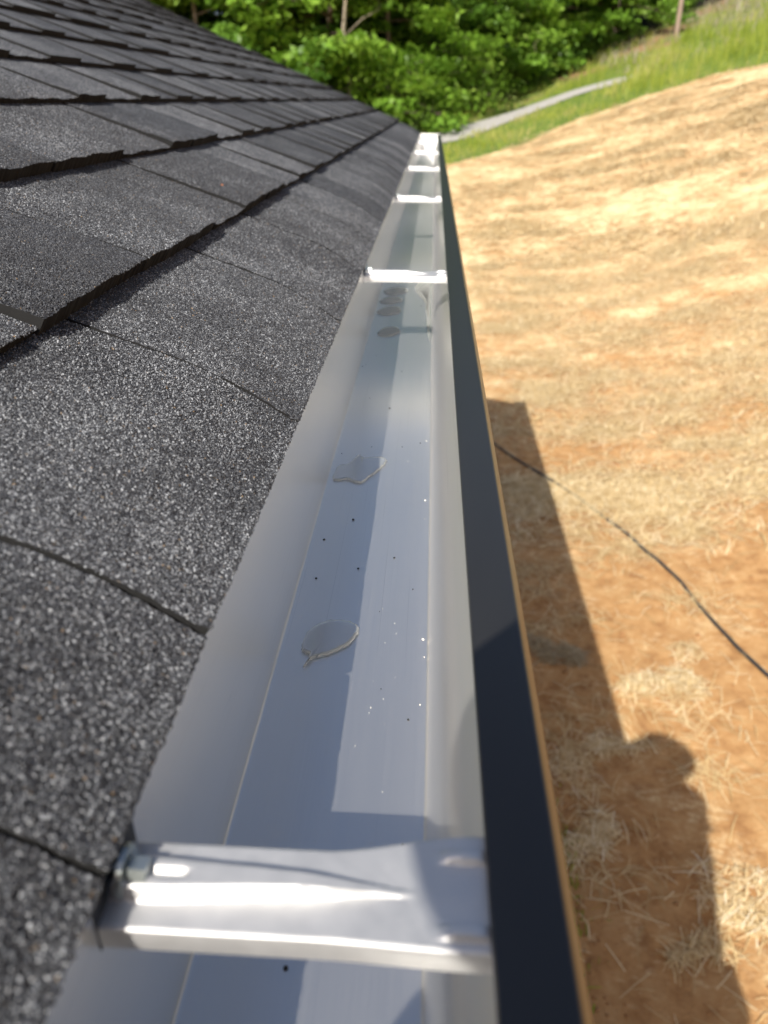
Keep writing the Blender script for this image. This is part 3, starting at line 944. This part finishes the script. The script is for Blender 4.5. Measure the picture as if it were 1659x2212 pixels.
inner = [(-.0965, -.197), (-.0965, -.22), (-.0965, -.25), (-.0965, -.28)] + arc(-.0945, -.306, .002, 180, 270, 4) + [(-.075, -.3082), (-.05, -.3083), (-.03, -.3082)] \
    + arc(-.0035, -.306, .002, -90, 0, 4) + [(-.0008, -.296), (.0000, -.285), (.0013, -.274), (.0036, -.264), (.0075, -.2555), (.013, -.2490), (.0195, -.2435), (.027, -.236), (.0320, -.225), (.034, -.212), (.0345, -.2052)]
outer = [(.0165, -.2062), (.0152, -.2052), (.0150, -.2042), (.0156, -.2033), (.0170, -.2030), (.026, -.2028)] + arc(.0350, -.2053, .0025, 90, 26, 6) + [(.0391, -.2082), (.0404, -.2115), (.0413, -.2140)] + arc(.0394, -.2150, .0022, 20, -60, 4) \
    + [(.0378, -.220), (.0365, -.2245), (.0340, -.229), (.029, -.2380), (.0215, -.2455), (.015, -.2510), (.0095, -.2575), (.0055, -.266), (.0032, -.275), (.0020, -.286), (.0012, -.297), (.0004, -.3098), (-.0500, -.3098), (-.0982, -.3098), (-.0982, -.197)]
link('trough', sweep(inner[::-1], gys, 'trough', .0006), M_trough, gutter)
link('front_lip', sweep(outer, gys, 'front_lip', .0003, False, 40), M_paint, gutter)
# end caps
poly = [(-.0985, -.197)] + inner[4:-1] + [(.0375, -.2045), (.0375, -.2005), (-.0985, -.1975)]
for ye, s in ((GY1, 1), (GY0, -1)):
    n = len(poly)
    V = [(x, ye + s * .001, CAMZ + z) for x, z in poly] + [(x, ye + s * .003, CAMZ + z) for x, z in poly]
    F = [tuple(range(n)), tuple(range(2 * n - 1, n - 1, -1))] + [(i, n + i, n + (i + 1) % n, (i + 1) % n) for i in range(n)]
    link('end_cap', mesh('end_cap', V, F), M_glare, gutter)  # cap coloured white so the sun glare is in its colour

# added white strip standing for sun glare by the end cap and front corner
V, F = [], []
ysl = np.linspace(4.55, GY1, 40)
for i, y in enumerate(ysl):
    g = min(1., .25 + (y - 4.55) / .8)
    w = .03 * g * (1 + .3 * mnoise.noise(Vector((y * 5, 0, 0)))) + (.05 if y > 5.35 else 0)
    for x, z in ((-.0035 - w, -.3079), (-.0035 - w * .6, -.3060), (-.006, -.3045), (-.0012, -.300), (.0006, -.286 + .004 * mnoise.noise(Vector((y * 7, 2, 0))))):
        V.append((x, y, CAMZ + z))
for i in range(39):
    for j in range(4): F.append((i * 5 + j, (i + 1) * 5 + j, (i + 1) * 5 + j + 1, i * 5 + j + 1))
link('end_glare', mesh('end_glare', V, F, True), M_glare, gutter)

# hangers
def hanger_mesh():
    nxh, nyh = 72, 60
    V, F = [], []
    for i in range(nxh + 1):
        x = -.0960 + i * (.0275 + .0960) / nxh
        fl = max(0, min(1, (x + .036) / .05))
        hw = .0150 + .0055 * fl * fl * (3 - 2 * fl)
        sm = fl * fl * (3 - 2 * fl)
        ha, hb = .0162 + .0014 * sm, .0142 + .0080 * sm
        rows = [(-ha + .0002, -.0085), (-ha, -.006), (-ha + .0001, -.0022), (-ha + .0005, -.0006)]
        for j in range(nyh + 1):
            yy = (-ha + .0014) + j * (ha + hb - .0028) / nyh
            rib = max(0, min(1, (-.006 - x) / .075))
            z = .0046 * min(1, rib * 2.2) * (1 - .35 * math.exp(-(yy / .0012) ** 2) * (x < -.075)) * math.exp(-(yy / (.0008 + .0056 * rib)) ** 10)
            for dy in (-.0115, .0130):
                ax = max(0, 1 - ((x - .0085) / .0075) ** 4); ay = math.exp(-((yy - dy) / .0022) ** 8)
                z += .0022 * ax * ay
            z += .00025 * mnoise.noise(Vector((x * 60, yy * 60, 0)))
            rows.append((yy, z))
        rows += [(hb - .0005, -.0006), (hb - .0001, -.0022), (hb, -.006), (hb - .0002, -.0085)]
        for yy, z in rows: V.append((x, yy, z))
    n = nyh + 9
    for i in range(nxh):
        for j in range(n - 1):
            F.append((i * n + j, (i + 1) * n + j, (i + 1) * n + j + 1, i * n + j + 1))
    return mesh('hanger', V, F, True, 38)
HM = hanger_mesh()
bm = bmesh.new()
bmesh.ops.create_cone(bm, cap_ends=True, segments=6, radius1=.0050, radius2=.0047, depth=.0055, matrix=Matrix.Translation((.0042, 0, 0)) @ Matrix.Rotation(R(90), 4, 'Y'))
bmesh.ops.create_cone(bm, cap_ends=True, segments=20, radius1=.0080, radius2=.0076, depth=.0016, matrix=Matrix.Rotation(R(90), 4, 'Y'))
bmesh.ops.create_cone(bm, cap_ends=True, segments=10, radius1=.0028, radius2=.0028, depth=.03, matrix=Matrix.Translation((-.015, 0, 0)) @ Matrix.Rotation(R(90), 4, 'Y'))
SCREW = bpy.data.meshes.new('screw'); bm.to_mesh(SCREW); bm.free(); SCREW.materials.append(M_zinc)
CLIP = box(-.0985, -.0962, -.0165, .0165, -.010, .0075, 'shadow_clip', .0004)
CLIP.materials.append(M_black)  # hanger hook plate, blackened to stand for the shadow gap around it
HLAB = ['large stamped aluminium hanger with rib close to the camera', 'second bright aluminium hanger across the gutter', 'third aluminium hanger along the gutter', 'fourth aluminium hanger along the gutter', 'fifth aluminium hanger along the gutter', 'last aluminium hanger before the end cap']
for i in range(-2, 6):
    y = .147 + .914 * i
    h = link('hanger', HM, M_alu, gutter, (0, y + (random.gauss(0, .01) if i else 0), CAMZ - .2068))
    h.rotation_euler = (0, 0, random.gauss(0, .012) if i else 0)
    if i >= 0: h['label'] = HLAB[i]
    link('shadow_clip', CLIP, None, h)
    link('screw', SCREW, None, h, (-.0925, 0, .0035))

# ------------------------------------------------------------------ water lying in the gutter
def smooth_loop(P, k=6):
    n = len(P); out = []
    for i in range(n):
        a, b, c, d = [np.array(P[j % n]) for j in (i - 1, i, i + 1, i + 2)]
        for s in range(k):
            u = s / k
            out.append(.5 * (2 * b + (c - a) * u + (2 * a - 5 * b + 4 * c - d) * u * u + (3 * b - a - 3 * c + d) * u ** 3))
    return np.array(out)
def puddle(P, hgt, label, jag=.0004, edge=.0036, name='water_puddle'):
    L = smooth_loop(P)
    L = L + rng.normal(0, jag, L.shape)
    c = L.mean(0)
    size = np.sqrt(((L - c) ** 2).sum(1)).mean()
    rings = [(0, 0), (.25, .55), (.6, .85), (1, 1), (2.2, 1.0), (4, .98)]
    V, F = [], []
    n = len(L)
    for d, hz in rings:
        f = 1 - d * edge / size * .5
        f = max(.15, f)
        for p in L:
            q = c + (p - c) * f
            V.append((q[0] - c[0], q[1] - c[1], hgt * hz))
    for r_ in range(len(rings) - 1):
        for i in range(n):
            j = (i + 1) % n
            F.append((r_ * n + i, r_ * n + j, (r_ + 1) * n + j, (r_ + 1) * n + i))
    V.append((0, 0, hgt * .97)); ci = len(V) - 1; o = (len(rings) - 1) * n
    for i in range(n): F.append((o + i, o + (i + 1) % n, ci))
    return tag(link(name, mesh(name, V, F, True), M_water, None, (c[0], c[1], CAMZ - .30775)), label, 'water', 'water lying in the gutter')
B1 = [(-0.0907, 0.6318), (-0.0894, 0.6601), (-0.0811, 0.6659), (-0.0739, 0.6847), (-0.0707, 0.6893), (-0.0673, 0.6818), (-0.0602, 0.6833), (-0.0476, 0.684), (-0.0435, 0.6756), (-0.0495, 0.6573), (-0.0571, 0.6416), (-0.0653, 0.6265), (-0.0778, 0.6325)]
B2 = [(-0.0823, 0.3908), (-0.0807, 0.4041), (-0.0714, 0.4148), (-0.0592, 0.4176), (-0.0488, 0.4125), (-0.0482, 0.4025), (-0.0547, 0.3887), (-0.0669, 0.3796), (-0.0737, 0.376), (-0.0782, 0.3673), (-0.076, 0.3782), (-0.0815, 0.3834)]
puddle(B1, .0016, 'fish shaped flat water blob touching the gutter back crease')
puddle(B2, .0017, 'oval water blob with a small tail, nearest to the camera')
def oval(cx, cy, rx, ry, sk=.25):
    return [(cx + rx * math.cos(a) * (1 + .08 * math.sin(3 * a + cx * 900)), cy + ry * math.sin(a) + sk * ry * math.cos(a)) for a in np.linspace(0, 2 * math.pi, 14)[:-1]]
puddle(oval(-.0666, 1.147, .0165, .026), .0016, 'small water drop, first of four in a row before the second hanger')
puddle(oval(-.0725, 1.277, .019, .030), .0016, 'small water drop, second of four in a row before the second hanger')
puddle(oval(-.0735, 1.352, .019, .026), .0016, 'small water drop, third of four in a row before the second hanger')
puddle(oval(-.0690, 1.425, .022, .030), .0016, 'small water drop, last of four in a row before the second hanger')
# pool against the front wall below the second hanger
pool = [(-.0045, 1.10), (-.009, 1.15), (-.008, 1.22), (-.013, 1.28), (-.011, 1.34), (-.022, 1.40), (-.034, 1.44), (-.030, 1.49), (-.012, 1.52), (-.0045, 1.50), (-.0045, 1.38), (-.0045, 1.25)]
puddle(pool, .0016, 'long rain water pool along the gutter front wall by the second hanger', .0002)

# grit and fine droplets on the trough floor
def specks(name, n, zone, size, mat, label):
    bm = bmesh.new()
    for i in range(n):
        x, y = zone()
        s = size * random.uniform(.5, 1.6)
        bmesh.ops.create_icosphere(bm, subdivisions=1, radius=s, matrix=Matrix.Translation((x, y, CAMZ - .3080)) @ Matrix.Rotation(random.random() * 6, 4, 'Z') @ Matrix.Diagonal((1, random.uniform(.7, 1.4), .6, 1)))
    me = bpy.data.meshes.new(name); bm.to_mesh(me); bm.free()
    return tag(link(name, me, mat), label, kind='stuff')
specks('grit', 32, lambda: (random.uniform(-.093, -.006), random.uniform(.05, 1.4) ** 1.2), .00075, simple('dark_grit', (.02, .02, .022), .8), 'dark grit specks lying on the gutter floor')
specks('fine_droplets', 70, lambda: (max(-.09, min(-.006, random.gauss(-.028, .02))), random.uniform(.2, 1.0)), .00021, simple('pale_grit', (.75, .73, .68), .5), 'fine pale specks sprinkled over the sunlit gutter floor')
specks('mortar_crumbs', 5, lambda: (random.gauss(-.0055, .0008), random.uniform(.3, .75)), .0006, simple('crumb', (.65, .62, .56), .8), 'white crumbs along the gutter front corner')

# loose chip on the shingles
p = roof_pt(1.06, EXPO * 1.30, .0125)
bm = bmesh.new(); bmesh.ops.create_icosphere(bm, subdivisions=1, radius=.0021)
for vv in bm.verts: vv.co *= random.uniform(.6, 1.2)
me = bpy.data.meshes.new('chip'); bm.to_mesh(me); bm.free()
tag(link('clay_chip', me, simple('clay', (.42, .15, .06), .8), None, p), 'tiny orange clay chip lying on the second shingle course', 'chip')

# ------------------------------------------------------------------ photographer on a stepladder behind the camera (throws the shadow on the straw)
def skin_person():
    J = {'pelvis': ((.17, -.50, 2.62), .16), 'waist': ((.15, -.46, 2.80), .15), 'chest': ((.12, -.38, 3.02), .165), 'neckb': ((.09, -.29, 3.25), .12), 'neck': ((.085, -.27, 3.29), .085),
         'jaw': ((.085, -.225, 3.335), .078), 'head': ((.08, -.235, 3.42), .10), 'crown': ((.08, -.25, 3.50), .085),
         'hipL': ((.07, -.50, 2.55), .10), 'kneeL': ((.185, -.42, 2.13), .065), 'ankL': ((.21, -.46, 1.76), .042), 'toeL': ((.21, -.29, 1.715), .035),
         'hipR': ((.27, -.50, 2.55), .10), 'kneeR': ((.38, -.42, 2.13), .065), 'ankR': ((.40, -.46, 1.76), .042), 'toeR': ((.40, -.29, 1.715), .035),
         'shL': ((-.02, -.215, 3.285), .11), 'elL': ((-.14, -.24, 2.93), .048), 'wrL': ((-.115, -.12, 3.14), .030), 'paL': ((-.09, -.075, 3.20), .028),
         'shR': ((.215, -.25, 3.29), .115), 'elR': ((.27, -.16, 3.00), .05), 'wrR': ((.14, -.11, 3.14), .032), 'paR': ((.088, -.075, 3.19), .028)}
    E = [('pelvis', 'waist'), ('waist', 'chest'), ('chest', 'neckb'), ('neckb', 'neck'), ('neck', 'jaw'), ('jaw', 'head'), ('head', 'crown'),
         ('pelvis', 'hipL'), ('hipL', 'kneeL'), ('kneeL', 'ankL'), ('ankL', 'toeL'), ('pelvis', 'hipR'), ('hipR', 'kneeR'), ('kneeR', 'ankR'), ('ankR', 'toeR'),
         ('chest', 'shL'), ('shL', 'elL'), ('elL', 'wrL'), ('wrL', 'paL'), ('chest', 'shR'), ('shR', 'elR'), ('elR', 'wrR'), ('wrR', 'paR')]
    for s, p0, sg in (('L', Vector((-.09, -.075, 3.20)), -1), ('R', Vector((.088, -.075, 3.19)), 1)):
        for k in range(4):
            a = p0 + Vector((-sg * .012, .022, -.02 + .019 * k)); L = (.8, 1, .95, .8)[k] * .03
            b = a + Vector((-sg * .012, L * .6, 0)); c = b + Vector((-sg * .022, -.006, 0))
            J[f'f{s}{k}a'] = (a, .0095); J[f'f{s}{k}b'] = (b, .0088); J[f'f{s}{k}c'] = (c, .0075)
            E += [('pa' + s, f'f{s}{k}a'), (f'f{s}{k}a', f'f{s}{k}b'), (f'f{s}{k}b', f'f{s}{k}c')]
        a = p0 + Vector((-sg * .022, .0, .03)); b = a + Vector((-sg * .018, .008, .022))
        J[f't{s}a'] = (a, .011); J[f't{s}b'] = (b, .009)
        E += [('pa' + s, f't{s}a'), (f't{s}a', f't{s}b')]
    names = list(J)
    base = Vector((.30, -.47, 1.70))
    me = bpy.data.meshes.new('body')
    me.from_pydata([tuple(Vector(J[k][0]) - base) for k in names], [(names.index(a), names.index(b)) for a, b in E], [])
    o = bpy.data.objects.new('person', me)
    COL.objects.link(o); o.location = base
    o.modifiers.new('skin', 'SKIN')
    for i, k in enumerate(names):
        me.skin_vertices[0].data[i].radius = (J[k][1], J[k][1])
        me.skin_vertices[0].data[i].use_root = (k == 'pelvis')
    ss = o.modifiers.new('sub', 'SUBSURF'); ss.levels = 1; ss.render_levels = 2
    t = NT('clothes_and_skin')
    z = t.n('SeparateXYZ', {'Vector': t.coord()}).outputs[2]
    c = t.ramp(t.math('DIVIDE', z, 1.8), [(0, (.05, .04, .03)), (.055, (.05, .07, .12)), (.53, (.10, .11, .13)), (.835, (.5, .32, .24)), (.95, (.07, .05, .035))], 'CONSTANT')
    me.materials.append(t.set(Base_Color=c, Roughness=.8))
    hair = bmesh.new()
    bmesh.ops.create_uvsphere(hair, u_segments=20, v_segments=12, radius=.112, matrix=Matrix.Translation((.08 - .30, -.265 + .47, 3.465 - 1.70)) @ Matrix.Diagonal((.9, 1.08, .95, 1)))
    for vv in [v for v in hair.verts if v.co.z < 1.71 or (v.co.y > .26 and v.co.z < 1.79)]: hair.verts.remove(vv)
    hm = bpy.data.meshes.new('hair'); hair.to_mesh(hm); hair.free()
    hat = bmesh.new()
    prof = [(0, .125), (.06, .12), (.10, .095), (.112, .05), (.115, .02), (.15, .008), (.19, .0), (.195, -.004), (.15, .003), (.112, .012)]
    N = 32
    ring = [[hat.verts.new((r_ * math.cos(2 * math.pi * k / N) if r_ else 0, r_ * math.sin(2 * math.pi * k / N) if r_ else 0, z_ + .012 * math.sin(4 * math.pi * k / N) * (r_ > .14))) for k in range(N)] for r_, z_ in prof[1:]]
    topv = hat.verts.new((0, 0, .125))
    for k in range(N): hat.faces.new((topv, ring[0][k], ring[0][(k + 1) % N]))
    for a_, b_ in zip(ring, ring[1:]):
        for k in range(N): hat.faces.new((a_[k], b_[k], b_[(k + 1) % N], a_[(k + 1) % N]))
    hatm = bpy.data.meshes.new('hat'); hat.to_mesh(hatm); hat.free()
    ho = link('hat', hatm, simple('hat_cloth', (.12, .11, .09), .9), o, (.045 - .30, -.19 + .47, 3.475 - 1.70))
    ho.rotation_euler = (R(-6), R(-4), 0)
    link('hair', hm, simple('dark_hair', (.05, .035, .025), .6), o)
    return o
tag(skin_person(), 'photographer in dark clothes on a stepladder whose shadow falls on the straw', 'person')
ph = link('phone', box(-.039, .039, -.0045, .0045, -.082, .082, 'phone', .003), simple('phone_case', (.02, .02, .022), .4))
phone_q = fwd.to_track_quat('Y', 'Z')
ph.rotation_euler = phone_q.to_euler()
ph.location = cam.location - fwd * .012 + phone_q @ Vector((.012, 0, -.06))
tag(ph, 'black phone held by the photographer above the gutter', 'phone')

ladder = empty('stepladder', (.30, -.5, 0))
M_fibre = simple('ladder_rail', (.55, .42, .08), .5)
def rod(a, b, w, d, name, mat):
    a, b = Vector(a), Vector(b); t_ = (b - a); L = t_.length
    me = box(-w / 2, w / 2, -d / 2, d / 2, 0, L, name, .003)
    o = link(name, me, mat, ladder, a)
    o.rotation_euler = t_.to_track_quat('Z', 'Y').to_euler()
    return o
for sx in (-1, 1):
    rod((sx * .30, -.42, .03), (sx * .19, .16, 2.28), .03, .07, 'rail', M_fibre)
    rod((sx * .30, .62, .03), (sx * .19, .24, 2.28), .03, .05, 'rear_leg', M_fibre)
for k in range(7):
    z = .30 + k * .2825 if k < 6 else 1.98
    z = .305 + k * .278
    f = z / 2.28
    hw = .30 - .11 * f
    link('step', box(-hw, hw, -.42 + .58 * f - .05, -.42 + .58 * f + .07, z - .03, z, 'step', .003), M_alu, ladder)
link('top_cap', box(-.21, .21, .10, .31, 2.26, 2.31, 'top_cap', .006), M_fibre, ladder)
tag(ladder, 'stepladder under the eave carrying the photographer', 'ladder')

# ------------------------------------------------------------------ render settings
scene.render.film_transparent = False
cy = scene.cycles
cy.use_denoising = True
cy.max_bounces = 8
cy.transparent_max_bounces = 12
cy.sample_clamp_indirect = 6
